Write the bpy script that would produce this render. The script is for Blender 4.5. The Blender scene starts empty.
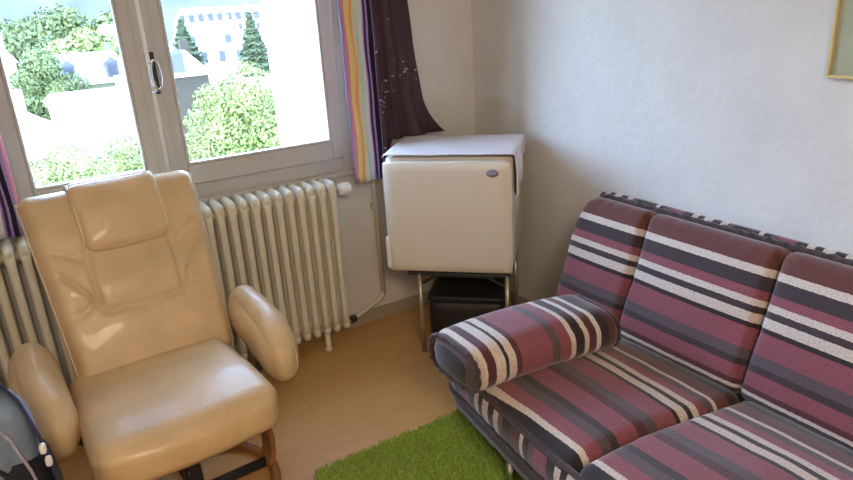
import bpy, bmesh, math, random
import numpy as np
from mathutils import Vector, Matrix, noise
random.seed(4); np.random.seed(4)
PI = math.pi
S = bpy.context.scene
col = S.collection

# ------------------------------------------------------------------ camera
FPX = 666.0
CH = 1.55
_V = np.array([115, 1860, FPX]); _V = _V/np.linalg.norm(_V)
_Y = np.array([-433, -212, FPX]); _Y = _Y/np.linalg.norm(_Y)
_Z = -_V
_Y = _Y-_Z*(_Y@_Z); _Y /= np.linalg.norm(_Y)
_X = np.cross(_Y, _Z)
RM = np.array([_X, _Y, _Z])
def at(u, v, y):
    """a point of the place seen at (u, v), at depth y"""
    d = RM@np.array([u-426.5, v-240, FPX]); d = d*(y/d[1])
    return Vector((d[0], d[1], d[2]+CH))
cam_d = bpy.data.cameras.new('camera'); cam = bpy.data.objects.new('camera', cam_d); col.objects.link(cam)
cam_d.sensor_width = 36; cam_d.lens = FPX/853*36; cam_d.clip_start = .05; cam_d.clip_end = 2000
M4 = Matrix.Identity(4)
for i in range(3):
    M4[i][0] = RM[i][0]; M4[i][1] = -RM[i][1]; M4[i][2] = -RM[i][2]
M4[2][3] = CH
cam.matrix_world = M4
S.camera = cam

# ------------------------------------------------------------------ light
W = bpy.data.worlds.new('sky'); S.world = W; W.use_nodes = True
nt = W.node_tree; nt.nodes.clear()
wo = nt.nodes.new('ShaderNodeOutputWorld'); bg = nt.nodes.new('ShaderNodeBackground')
bg.inputs[0].default_value = (.62, .80, 1, 1); bg.inputs[1].default_value = 14.5
nt.links.new(bg.outputs[0], wo.inputs[0])
_tc = nt.nodes.new('ShaderNodeTexCoord'); _sp = nt.nodes.new('ShaderNodeSeparateXYZ'); nt.links.new(_tc.outputs['Generated'], _sp.inputs[0])
_r = nt.nodes.new('ShaderNodeValToRGB'); nt.links.new(_sp.outputs['Z'], _r.inputs[0])      # bright hazy band above the horizon, calmer zenith
_e = _r.color_ramp.elements; _e[0].position = 0; _e[0].color = (.5, .66, .9, 1); _e[1].position = 1; _e[1].color = (.10, .15, .26, 1)
for _p, _c in ((.02, (.47, .67, 1.0)), (.45, (.40, .61, 1.0)), (.65, (.12, .18, .32))):
    _k = _e.new(_p); _k.color = (*_c, 1)
nt.links.new(_r.outputs[0], bg.inputs[0])
sd = bpy.data.lights.new('sun', 'SUN'); sd.energy = 4; sd.angle = .01; sd.color = (1, .95, .84)
sun = bpy.data.objects.new('sun', sd); col.objects.link(sun)
la = bpy.data.lights.new('rear_fill', 'AREA'); la.shape = 'DISK'; la.size = .9; la.energy = 27; la.color = (1, .81, .58)  # added warm fill from behind the camera, no such fixture is seen
fill_light = bpy.data.objects.new('rear_fill', la); col.objects.link(fill_light); fill_light.location = (-.1, -.9, 2.42)
fill_light.rotation_euler = Vector((.25, .75, -1)).to_track_quat('-Z', 'Y').to_euler()
sun.rotation_euler = Vector((1, .42, -1.15)).to_track_quat('-Z', 'Y').to_euler()
S.view_settings.view_transform = 'Standard'; S.view_settings.look = 'None'
S.view_settings.exposure = 1.3; S.view_settings.gamma = 1
S.view_settings.use_curve_mapping = False

# ------------------------------------------------------------------ materials
def mat(name, c=(.5, .5, .5), rough=.6, metal=0, spec=.5, vary=0, vscale=8, bump=0, bscale=60, bdist=.002, coat=0, sheen=0, detail=3):
    m = bpy.data.materials.new(name); m.use_nodes = True
    n = m.node_tree.nodes; l = m.node_tree.links; b = n['Principled BSDF']
    b.inputs['Base Color'].default_value = (*c, 1); b.inputs['Roughness'].default_value = rough
    b.inputs['Metallic'].default_value = metal; b.inputs['Specular IOR Level'].default_value = spec
    b.inputs['Coat Weight'].default_value = coat; b.inputs['Sheen Weight'].default_value = sheen
    tc = n.new('ShaderNodeTexCoord')
    if vary:
        t = n.new('ShaderNodeTexNoise'); t.inputs['Scale'].default_value = vscale; t.inputs['Detail'].default_value = detail
        r = n.new('ShaderNodeValToRGB')
        r.color_ramp.elements[0].position = .3; r.color_ramp.elements[1].position = .7
        r.color_ramp.elements[0].color = (*[x*(1-vary) for x in c], 1)
        r.color_ramp.elements[1].color = (*[min(1, x*(1+vary)) for x in c], 1)
        l.new(tc.outputs['Object'], t.inputs['Vector']); l.new(t.outputs[0], r.inputs[0]); l.new(r.outputs[0], b.inputs['Base Color'])
    if bump:
        t = n.new('ShaderNodeTexNoise'); t.inputs['Scale'].default_value = bscale; t.inputs['Detail'].default_value = 4
        q = n.new('ShaderNodeBump'); q.inputs['Strength'].default_value = bump; q.inputs['Distance'].default_value = bdist
        l.new(tc.outputs['Object'], t.inputs['Vector']); l.new(t.outputs[0], q.inputs['Height']); l.new(q.outputs[0], b.inputs['Normal'])
    return m
def hexc(r, g, b):
    f = lambda x: (x/255/12.92 if x/255 < .04045 else ((x/255+.055)/1.055)**2.4)
    return (f(r), f(g), f(b))
def stripe_mat(name, stops, period=1.0, axis='U', rough=.85, sheen=.3, weave=True, grain=.12):
    """stripes across one UV axis; stops = [(pos, colour)] constant steps"""
    m = bpy.data.materials.new(name); m.use_nodes = True
    n = m.node_tree.nodes; l = m.node_tree.links; b = n['Principled BSDF']
    b.inputs['Roughness'].default_value = rough; b.inputs['Sheen Weight'].default_value = sheen; b.inputs['Specular IOR Level'].default_value = .25
    uv = n.new('ShaderNodeUVMap'); sp = n.new('ShaderNodeSeparateXYZ'); l.new(uv.outputs[0], sp.inputs[0])
    no = n.new('ShaderNodeTexNoise'); no.inputs['Scale'].default_value = 90; l.new(uv.outputs[0], no.inputs['Vector'])
    ma = n.new('ShaderNodeMath'); ma.operation = 'MULTIPLY_ADD'; ma.inputs[1].default_value = .004; l.new(no.outputs[0], ma.inputs[0])
    l.new(sp.outputs['X' if axis == 'U' else 'Y'], ma.inputs[2])
    dv = n.new('ShaderNodeMath'); dv.operation = 'MULTIPLY'; dv.inputs[1].default_value = 1/period; l.new(ma.outputs[0], dv.inputs[0])
    fr = n.new('ShaderNodeMath'); fr.operation = 'FRACT'; l.new(dv.outputs[0], fr.inputs[0])
    r = n.new('ShaderNodeValToRGB'); r.color_ramp.interpolation = 'CONSTANT'; e = r.color_ramp.elements
    e[0].position = stops[0][0]; e[0].color = (*stops[0][1], 1)
    e[1].position = stops[1][0]; e[1].color = (*stops[1][1], 1)
    for p, c in stops[2:]:
        k = e.new(p); k.color = (*c, 1)
    l.new(fr.outputs[0], r.inputs[0])
    n2 = n.new('ShaderNodeTexNoise'); n2.inputs['Scale'].default_value = 160; n2.inputs['Detail'].default_value = 3; l.new(uv.outputs[0], n2.inputs['Vector'])
    r2 = n.new('ShaderNodeMapRange'); r2.inputs['From Min'].default_value = .3; r2.inputs['From Max'].default_value = .7
    r2.inputs['To Min'].default_value = 1-grain*2.2; r2.inputs['To Max'].default_value = 1+grain; l.new(n2.outputs[0], r2.inputs[0])
    mx = n.new('ShaderNodeVectorMath'); mx.operation = 'SCALE'; l.new(r.outputs[0], mx.inputs[0]); l.new(r2.outputs[0], mx.inputs['Scale'])
    l.new(mx.outputs[0], b.inputs['Base Color'])
    if weave:
        q = n.new('ShaderNodeBump'); q.inputs['Strength'].default_value = .35; q.inputs['Distance'].default_value = .002
        l.new(n2.outputs[0], q.inputs['Height']); l.new(q.outputs[0], b.inputs['Normal'])
    return m

plaster = mat('plaster', (.68, .65, .61), .9, vary=.04, vscale=5, bump=.5, bscale=28, bdist=.006, detail=5)
ceil_m = mat('ceiling_paint', (.75, .73, .7), .9)
white_paint = mat('frame_paint', (.52, .50, .48), .42, vary=.03)
rad_paint = mat('radiator_paint', (.70, .65, .52), .45, vary=.03)
leather = mat('leather', (.61, .43, .235), 0.43, vary=.10, vscale=7, bump=.45, bscale=70, bdist=.0025, coat=.12)
leather_pipe = mat('leather_piping', (.66, .53, .35), .45)
fridge_white = mat('fridge_enamel', (.72, .67, .585), .35, vary=.015)
cloth_white = mat('white_cloth', (.74, .67, .68), .9, bump=.2, bscale=200)
dark_m = mat('dark_metal', (.03, .03, .035), .4)
black_m = mat('box_black', (.012, .012, .014), .5)
metal_m = mat('pale_metal', (.42, .36, .28), .35, metal=.6)
chrome = mat('chrome', (.7, .72, .76), .15, metal=1)
wood_m = mat('bent_wood', (.30, .12, .035), .35, vary=.25, vscale=12)
plastic_w = mat('white_plastic', (.82, .80, .76), .4)
gold_m = mat('gilt_wood', (.62, .50, .24), .4, vary=.1)
bag_grey = mat('bag_pale_fabric', (.22, .28, .38), .8, vary=.15, vscale=30, bump=.3, bscale=200)
bag_navy = mat('bag_navy_fabric', (.02, .025, .09), .7)
bag_black = mat('bag_black_fabric', (.014, .014, .017), .75, bump=.3, bscale=200)
strap_m = mat('bag_strap', (.36, .35, .42), .7, vary=.2, vscale=60)

MAUVE = hexc(136, 76, 84); CREAM = hexc(206, 190, 178); DARK = hexc(44, 35, 38); GREY = hexc(90, 76, 80); RUST = hexc(100, 58, 52); PLUM = hexc(84, 46, 54); MURK = hexc(64, 52, 56)
back_fab = stripe_mat('sofa_back_stripes', [(0, RUST), (.165, CREAM), (.215, MURK), (.305, MAUVE), (.365, CREAM), (.41, MURK), (.45, CREAM), (.515, DARK), (.545, MAUVE),
    (.68, GREY), (.75, MURK), (.79, MAUVE), (.88, PLUM), (.915, CREAM), (.94, MURK)], period=.50)
seat_fab = stripe_mat('sofa_seat_stripes', [(0, DARK), (.07, RUST), (.16, CREAM), (.18, GREY), (.225, MAUVE), (.28, CREAM), (.32, DARK), (.35, CREAM), (.40, DARK),
    (.425, MAUVE), (.54, GREY), (.60, PLUM), (.65, MAUVE), (.76, MURK), (.80, GREY), (.85, MAUVE), (.92, CREAM), (.95, DARK)], period=.70)
arm_fab = stripe_mat('sofa_arm_stripes', [(0, DARK), (.06, GREY), (.10, CREAM), (.135, PLUM), (.18, CREAM), (.235, DARK), (.255, CREAM), (.30, PLUM), (.33, MAUVE),
    (.52, GREY), (.57, MAUVE), (.64, CREAM), (.67, DARK), (.73, CREAM), (.76, PLUM), (.81, CREAM), (.84, DARK), (.9, PLUM)], period=.62)
edge_fab = stripe_mat('sofa_border_blocks', [(0, DARK), (.10, GREY), (.16, CREAM), (.22, DARK), (.30, CREAM), (.38, DARK), (.44, CREAM), (.50, DARK), (.58, MAUVE), (.72, GREY), (.78, DARK), (.84, CREAM), (.88, PLUM)], period=.42)
dark_fab = mat('sofa_dark_fabric', DARK, .9, vary=.5, vscale=60, sheen=.2)
under_fab = stripe_mat('sofa_lower_stripes', [(0, DARK), (.12, GREY), (.2, DARK), (.38, RUST), (.5, CREAM), (.55, DARK), (.8, GREY)], period=.11, axis='V')
roll_fab = mat('sofa_piping_fabric', hexc(64, 48, 50), .85, vary=.5, vscale=40, sheen=.2)

def floor_mat():
    m = bpy.data.materials.new('laminate'); m.use_nodes = True
    n = m.node_tree.nodes; l = m.node_tree.links; b = n['Principled BSDF']
    b.inputs['Roughness'].default_value = .42
    tc = n.new('ShaderNodeTexCoord'); mp = n.new('ShaderNodeMapping'); l.new(tc.outputs['Object'], mp.inputs[0])
    br = n.new('ShaderNodeTexBrick'); br.inputs['Scale'].default_value = 1; br.inputs['Brick Width'].default_value = 1.2; br.inputs['Row Height'].default_value = .19
    br.inputs['Mortar Size'].default_value = .0012; br.offset = .37
    br.inputs['Color1'].default_value = (.60, .33, .115, 1); br.inputs['Color2'].default_value = (.56, .305, .105, 1); br.inputs['Mortar'].default_value = (.46, .26, .10, 1)
    l.new(mp.outputs[0], br.inputs['Vector'])
    m2 = n.new('ShaderNodeMapping'); m2.inputs['Scale'].default_value = (2, 28, 1); l.new(tc.outputs['Object'], m2.inputs[0])
    t = n.new('ShaderNodeTexNoise'); t.inputs['Scale'].default_value = 3; t.inputs['Detail'].default_value = 5; l.new(m2.outputs[0], t.inputs['Vector'])
    r = n.new('ShaderNodeMapRange'); r.inputs['To Min'].default_value = .82; r.inputs['To Max'].default_value = 1.18; l.new(t.outputs[0], r.inputs[0])
    s = n.new('ShaderNodeVectorMath'); s.operation = 'SCALE'; l.new(br.outputs[0], s.inputs[0]); l.new(r.outputs[0], s.inputs['Scale']); l.new(s.outputs[0], b.inputs['Base Color'])
    return m
def glass_mat():
    m = bpy.data.materials.new('window_glass'); m.use_nodes = True
    n = m.node_tree.nodes; l = m.node_tree.links; n.clear()
    o = n.new('ShaderNodeOutputMaterial'); mx = n.new('ShaderNodeMixShader'); t = n.new('ShaderNodeBsdfTransparent'); g = n.new('ShaderNodeBsdfGlossy')
    t.inputs[0].default_value = (.96, .98, .97, 1); g.inputs['Roughness'].default_value = .02
    mx.inputs[0].default_value = .04
    l.new(t.outputs[0], mx.inputs[1]); l.new(g.outputs[0], mx.inputs[2]); l.new(mx.outputs[0], o.inputs[0])
    return m
glass = glass_mat()

# ------------------------------------------------------------------ helpers
def obj(name, verts, faces, m, parent=None, smooth=True, uvs=None, loc=None):
    me = bpy.data.meshes.new(name); me.from_pydata([tuple(v) for v in verts], [], faces); me.update()
    if uvs is not None:
        lay = me.uv_layers.new(name='UVMap')
        for lp in me.loops: lay.data[lp.index].uv = uvs[lp.vertex_index]
    if smooth:
        me.polygons.foreach_set('use_smooth', [True]*len(me.polygons))
    if m: me.materials.append(m)
    o = bpy.data.objects.new(name, me); col.objects.link(o)
    if parent: o.parent = parent
    if loc: o.location = loc
    return o
def tag(o, label=None, cat=None, group=None, kind=None):
    if label: o['label'] = label
    if cat: o['category'] = cat
    if group: o['group'] = group
    if kind: o['kind'] = kind
    return o
def empty(name, loc, rz=0):
    o = bpy.data.objects.new(name, None); o.empty_display_size = .1; col.objects.link(o); o.location = loc; o.rotation_euler = (0, 0, rz); return o
class MB:
    def __init__(s): s.v = []; s.f = []
    def add(s, v, f):
        k = len(s.v); s.v += [tuple(x) for x in v]; s.f += [tuple(i+k for i in q) for q in f]; return s
    def box(s, x0, x1, y0, y1, z0, z1):
        v = [(x, y, z) for x in (x0, x1) for y in (y0, y1) for z in (z0, z1)]
        return s.add(v, [(0, 1, 3, 2), (4, 6, 7, 5), (0, 4, 5, 1), (2, 3, 7, 6), (0, 2, 6, 4), (1, 5, 7, 3)])
    def tube(s, pts, r, n=10, closed=False, flat=1.0):
        pts = [Vector(p) for p in pts]; N = len(pts); rr = r if isinstance(r, (list, tuple)) else [r]*N
        up = None; vs = []
        for i, p in enumerate(pts):
            a = pts[(i-1) % N] if (i > 0 or closed) else p; b = pts[(i+1) % N] if (i < N-1 or closed) else p
            t = (b-a).normalized()
            if up is None:
                up = t.orthogonal().normalized()
                if abs(t.z) < .9: up = (Vector((0, 0, 1))-t*t.z).normalized()
            up = (up-t*up.dot(t))
            up = up.normalized() if up.length > 1e-5 else t.orthogonal().normalized()
            sd_ = t.cross(up)
            for k in range(n):
                a_ = 2*PI*k/n; vs.append(p+(up*math.cos(a_)*flat+sd_*math.sin(a_))*rr[i])
        fs = []
        for i in range(N if closed else N-1):
            for k in range(n):
                j = (i+1) % N
                fs.append((i*n+k, i*n+(k+1) % n, j*n+(k+1) % n, j*n+k))
        if not closed:
            fs.append(tuple(range(n))[::-1]); fs.append(tuple((N-1)*n+k for k in range(n)))
        return s.add(vs, fs)
    def lathe(s, prof, n=24, M=None):
        vs = []
        for r, z in prof:
            for k in range(n):
                p = Vector((r*math.cos(2*PI*k/n), r*math.sin(2*PI*k/n), z)); vs.append(M@p if M else p)
        fs = [(i*n+k, i*n+(k+1) % n, (i+1)*n+(k+1) % n, (i+1)*n+k) for i in range(len(prof)-1) for k in range(n)]
        fs.append(tuple(range(n))[::-1]); fs.append(tuple((len(prof)-1)*n+k for k in range(n)))
        return s.add(vs, fs)
    def build(s, name, m, parent=None, smooth=False, bevel=0, uvs=None, loc=None, seg=2):
        o = obj(name, s.v, s.f, m, parent, smooth, uvs, loc)
        if bevel:
            b = o.modifiers.new('bevel', 'BEVEL'); b.width = bevel; b.segments = seg; b.limit_method = 'ANGLE'
        return o
def rbox(size, r, n=14, puff=(0, 0, 0), fn=None, rz=None):
    """rounded, optionally puffed box as (verts, faces); grid dense, edges shared"""
    hx, hy, hz = [s/2 for s in size]
    bm = bmesh.new(); idx = {}
    def V(p):
        k = (round(p[0], 5), round(p[1], 5), round(p[2], 5))
        if k not in idx: idx[k] = bm.verts.new(p)
        return idx[k]
    def rem(t):  # concentrate samples near the edges
        return math.sin(t*PI/2)*.55+t*.45
    for ax in range(3):
        for sg in (-1, 1):
            for i in range(n):
                for j in range(n):
                    q = []
                    for di, dj in ((0, 0), (1, 0), (1, 1), (0, 1)):
                        a = rem(-1+2*(i+di)/n); b = rem(-1+2*(j+dj)/n)
                        p = [0, 0, 0]; p[ax] = sg; p[(ax+1) % 3] = a; p[(ax+2) % 3] = b
                        q.append(V(p))
                    if sg < 0: q.reverse()
                    try: bm.faces.new(q)
                    except ValueError: pass
    h = (hx, hy, hz); vs = []
    bm.verts.ensure_lookup_table(); bm.verts.index_update()
    for v in bm.verts:
        u = v.co.copy()
        P = Vector([u[k]*h[k] for k in range(3)])
        rr = [min(r if not isinstance(r, (tuple, list)) else r[k], h[k]) for k in range(3)]
        Q = Vector([max(-(h[k]-rr[k]), min(h[k]-rr[k], P[k])) for k in range(3)])
        D = Vector([(P[k]-Q[k])/rr[k] if rr[k] > 0 else 0 for k in range(3)])
        if D.length > 1e-6:
            m_ = max(abs(x) for x in D); D = D.normalized()*m_ if m_ else D
        P = Q+Vector([D[k]*rr[k] for k in range(3)])
        for k in range(3):
            a, b = (k+1) % 3, (k+2) % 3
            w = (1-u[a]**2)*(1-u[b]**2)
            P[k] += puff[k]*w*u[k]
        if fn: P = Vector(fn(P, u))
        vs.append(P)
    fs = [tuple(x.index for x in f.verts) for f in bm.faces]
    bm.free()
    return vs, fs
def copy_tree(o, parent=None):
    c = o.copy(); col.objects.link(c); c.parent = parent
    for ch in o.children: copy_tree(ch, c)
    return c
def uv_of(vs, fn): return [fn(v) for v in vs]

# ------------------------------------------------------------------ room shell
XR, XL, YB, YF, ZC = 2.035, -1.1, 2.86, -2.0, 2.5
m = MB().box(XL-.2, XR+.2, YF-.2, YB+.3, -.15, 0); tag(m.build('floor', floor_mat()), kind='structure')
m = MB().box(XL-.2, XR+.2, YF-.2, YB+.3, ZC, ZC+.2); tag(m.build('ceiling', ceil_m), kind='structure')
m = MB().box(XR, XR+.2, YF-.2, YB+.3, 0, ZC); tag(m.build('wall_right', plaster), kind='structure')
m = MB().box(XL-.2, XL, YF-.2, YB+.3, 0, ZC); tag(m.build('wall_left', plaster), kind='structure')
WX0, WX1, WZ0, WZ1 = -.13, 1.31, .825, 2.25
m = MB(); T = .32
m.box(XL, WX0, YB, YB+T, 0, ZC); m.box(WX1, XR, YB, YB+T, 0, ZC); m.box(WX0, WX1, YB, YB+T, 0, WZ0); m.box(WX0, WX1, YB, YB+T, WZ1, ZC)
tag(m.build('wall_window_side', plaster), kind='structure')
# wall behind the viewer
m = MB(); m.box(XL, XR, YF-.2, YF, 0, ZC)
tag(m.build('wall_rear', plaster), kind='structure')
# window
m = MB(); y0, y1 = YB-.004, YB+.06
m.box(WX0, WX0+.05, y0, y1, WZ0, WZ1); m.box(WX1-.045, WX1, y0, y1, WZ0, WZ1); m.box(WX0+.05, WX1-.045, y0, y1, WZ0, WZ0+.065); m.box(WX0+.05, WX1-.045, y0, y1, WZ1-.06, WZ1)
win = m.build('window_1', white_paint, bevel=.004); tag(win, kind='structure')
def sash(x0, x1, gx0, gx1, hinge):
    z0, z1 = WZ0+.06, WZ1-.055; gz0, gz1 = .968, WZ1-.12
    m = MB(); a, b = YB-.028, YB+.03
    m.box(x0, gx0, a, b, z0, z1); m.box(gx1, x1, a, b, z0, z1); m.box(gx0, gx1, a, b, z0, gz0); m.box(gx0, gx1, a, b, gz1, z1)
    s = m.build('casement', white_paint, win, bevel=.006)
    g = MB().box(gx0-.005, gx1+.005, YB+.004, YB+.008, gz0-.005, gz1+.005).build('pane', glass, s)
    q = MB()
    e = .012
    q.box(gx0, gx0+e, a-.002, a+.03, gz0, gz1); q.box(gx1-e, gx1, a-.002, a+.03, gz0, gz1); q.box(gx0+e, gx1-e, a-.002, a+.03, gz0, gz0+e); q.box(gx0+e, gx1-e, a-.002, a+.03, gz1-e, gz1)
    q.build('glazing_bead', white_paint, s, bevel=.004)
    return s
sash(WX0+.045, .468, -.012, .400, 'l')
rs = sash(.472, WX1-.04, .554, 1.205, 'r')
# cover strip with espagnolette rod and oval handle
MB().box(.442, .512, YB-.040, YB-.028, WZ0+.06, WZ1-.055).build('cover_strip', white_paint, rs, bevel=.005)
MB().tube([(.474, YB-.050, WZ0+.07), (.474, YB-.050, WZ1-.07)], .0085, 10).build('locking_rod', plastic_w, rs, smooth=True)
hp = MB(); pts = [(.492+.017*math.cos(t), YB-.066, 1.345+.055*math.sin(t)) for t in np.linspace(0, 2*PI, 28, endpoint=False)]
hp.tube(pts, .0055, 8, closed=True); hp.tube([(.475, YB-.04, 1.345-.06), (.475, YB-.062, 1.345-.06), (.484, YB-.066, 1.345-.05)], .009, 8)
hp.tube([(.475, YB-.04, 1.345+.04), (.48, YB-.066, 1.345+.045)], .006, 8)
h_ = hp.build('handle', chrome, rs, smooth=True); h_['label'] = 'oval metal window handle'
MB().box(.466, .500, YB-.05, YB-.040, 1.27, 1.43).build('handle_plate', dark_m, rs, bevel=.004)
# inner sill board and outer sill
tag(MB().box(WX0-.03, WX1+.02, YB-.035, YB-.001, WZ0-.030, WZ0-.004).build('trim_1', white_paint, bevel=.006), kind='structure')
tag(MB().box(WX0-.03, WX1+.03, YB+.07, YB+T+.06, WZ0-.04, WZ0-.002).build('trim_2', mat('stone_sill', (.6, .58, .54), .8)), kind='structure')
tag(MB().box(XL+.001, XR-.001, YB-.014, YB-.001, 0, .07).build('baseboard_window_side', mat('skirting', (.36, .30, .22), .6), bevel=.003), kind='structure')
tag(MB().box(XR-.014, XR-.001, YF, YB-.016, 0, .07).build('baseboard_right', bpy.data.materials['skirting'], bevel=.003), kind='structure')

# ------------------------------------------------------------------ open shutter outside
sh = empty('window_shutter', (1.335, YB+T+.01, .66))
m = MB(); hgt = 1.58
shm = mat('shutter_paint', (.85, .84, .82), .5)
L = .56; ang = math.radians(7)
m.box(0, .035, 0, .05, 0, hgt); m.box(0, .035, L-.05, L, 0, hgt); m.box(0, .035, .05, L-.05, 0, .06); m.box(0, .035, .05, L-.05, hgt-.06, hgt); m.box(0, .035, .05, L-.05, .66, .72)
m.build('frame', shm, sh, bevel=.003)
m = MB()
for k in range(11): m.box(.008, .026, .052+k*.0415, .052+k*.0415+.038, .06, hgt-.06)
m.build('panel', shm, sh, bevel=.003)
sh.rotation_euler = (0, 0, ang)
tag(sh, 'white slatted shutter folded open outside the right window pane', 'shutter')

# ------------------------------------------------------------------ radiator
rad = empty('radiator', (0, 2.755, 0))
def rad_section():
    m = MB()
    for yy in (-.052, 0, .052):
        pts = [(0, yy, .115), (0, yy, .17), (0, yy, .45), (0, yy, .74), (0, yy, .79)]
        m.tube(pts, [.020, .0165, .0155, .0165, .020], 12)
    for z in (.115, .790):
        vs, fs = rbox((.040, .148, .062), (.019, .03, .03), 8); m.add([v+Vector((0, 0, z)) for v in vs], fs)
    for z in (.13, .76):
        m.tube([(-.025, 0, z), (.025, 0, z)], .020, 12)
    return m
x = 1.125; first = None; k = 0
while x > -.42:
    if first is None:
        first = rad_section().build('radiator_section', rad_paint, rad, smooth=True); first.location = (x, 0, 0)
    else:
        c = first.copy(); col.objects.link(c); c.parent = rad; c.location = (x, 0, 0)
    x -= .0505; k += 1
for xx in (1.125-.0505*2, 1.125-.0505*14, 1.125-.0505*29):
    MB().lathe([(.016, 0), (.02, .006), (.013, .02), (.013, .10)], 12, Matrix.Translation((xx, -.045, 0))).build('foot', rad_paint, rad, smooth=True)
v_ = MB(); v_.tube([(1.145, 0, .76), (1.185, 0, .76)], .012, 10); v_.tube([(1.175, 0, .76), (1.175, .045, .76), (1.20, .075, .76)], .009, 10)
vv = v_.build('valve', chrome, rad, smooth=True)
Mx = Matrix.Translation((1.185, -.005, .762))@Matrix.Rotation(PI/2, 4, 'Y')
MB().lathe([(.012, -.012), (.022, -.010), (.027, .0), (.029, .02), (.027, .042), (.020, .05), (.001, .052)], 20, Mx).build('thermostat_knob', plastic_w, vv, smooth=True)
tag(rad, 'cream cast iron column radiator under the window behind the armchair', 'radiator')
pp = empty('heating_pipe', (1.40, 2.83, 0))
MB().tube([(0, 0, .14), (0, 0, 1.0), (0, 0, 2.49)], .012, 10).build('riser', rad_paint, pp, smooth=True)
MB().tube([(0, 0, .16), (-.01, -.004, .135), (-.04, -.01, .12), (-.17, -.055, .10), (-.235, -.075, .095)], .0105, 10).build('return_pipe', rad_paint, pp, smooth=True)
vs, fs = rbox((.045, .03, .035), .012, 6); m = MB().add([Vector(v)+Vector((-.215, -.07, .095)) for v in vs], fs); m.build('lock_valve', dark_m, pp, smooth=True)
q = MB().box(-.018, .018, 0, .029, .60, .63); q.build('clip', rad_paint, pp, bevel=.003)
tag(pp, 'cream heating pipe running down the wall right of the radiator', 'pipe')

# ------------------------------------------------------------------ curtains
def cstripe(name, stops, period):
    return stripe_mat(name, stops, period, rough=.9, weave=False, grain=.06, sheen=.1)
YEL = hexc(226, 200, 136); PNK = hexc(208, 140, 156); MNT = hexc(200, 212, 196); LIL = hexc(150, 132, 190); PUR = hexc(70, 34, 84); WHT = hexc(218, 214, 214); CRN = hexc(150, 60, 90); INK = hexc(30, 24, 40)
strip_c = cstripe('curtain_stripes', [(0, LIL), (.07, PNK), (.18, YEL), (.30, hexc(224, 170, 110)), (.36, hexc(214, 206, 170)), (.41, MNT), (.58, WHT), (.72, LIL), (.77, PUR), (.84, LIL), (.89, INK)], .235)
def curtain(name, path, z0, z1, m, fold=.018, nf=5, ns=90, nz=40, flare=None, thick=.002, z0fn=None, parent=None):
    """cloth hung along a path; u = length along cloth"""
    P = [Vector(p) for p in path]; vs = []; uvs = []
    tot = sum((P[i+1]-P[i]).length for i in range(len(P)-1))
    def pt(t):
        d = t*tot
        for i in range(len(P)-1):
            L_ = (P[i+1]-P[i]).length
            if d <= L_+1e-9 or i == len(P)-2: return P[i].lerp(P[i+1], d/L_), (P[i+1]-P[i]).normalized()
            d -= L_
    u_len = tot*1.55
    for j in range(nz+1):
        w = j/nz
        for i in range(ns+1):
            t = i/ns; p, d = pt(t); nrm = Vector((-d.y, d.x, 0))
            zb = z0 if z0fn is None else z0fn(t)
            z = zb+(z1-zb)*w
            ph = t*nf*2*PI+.6*math.sin(3*w+t*2)
            a = fold*(math.sin(ph)+.25*math.sin(ph*2.3+w*4)+.25*math.sin(w*26+t*7))*(1.15-.35*w)
            q = Vector((p.x, p.y, 0))+nrm*a
            q.z = z
            if flare: q = flare(q, t, w)
            vs.append(q); uvs.append((t*u_len+.006*math.sin(w*30+t*3)*math.sin(PI*t), z))
    fs = [(j*(ns+1)+i, j*(ns+1)+i+1, (j+1)*(ns+1)+i+1, (j+1)*(ns+1)+i) for j in range(nz) for i in range(ns)]
    o = obj(name, vs, fs, m, parent, True, uvs)
    s = o.modifiers.new('solid', 'SOLIDIFY'); s.thickness = thick; s.offset = 0
    return o
rod = empty('curtain_rod', (.6, 2.755, 2.36))
MB().tube([(-1.25, 0, 0), (1.3, 0, 0)], .011, 12).build('pole', dark_m, rod, smooth=True)
for xx in (-1.1, 1.15): MB().tube([(xx, 0, 0), (xx, .10, 0)], .008, 8).build('bracket', dark_m, rod, smooth=True)
tag(rod, 'dark curtain pole above the window', 'curtain rod')
c = curtain('striped_curtain', [(1.262, 2.735, 0), (1.415, 2.745, 0)], .775, 2.35, strip_c, fold=.009, nf=1.6, ns=60)
tag(c, 'curtain with yellow, pink and mint vertical stripes right of the window', 'curtain', 'striped curtains framing the window')
c = curtain('striped_curtain', [(-.235, 2.735, 0), (-.062, 2.755, 0)], .835, 2.35, strip_c, fold=.010, nf=2, ns=70)
tag(c, 'striped curtain hanging at the left edge of the window', 'curtain', 'striped curtains framing the window')
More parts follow.
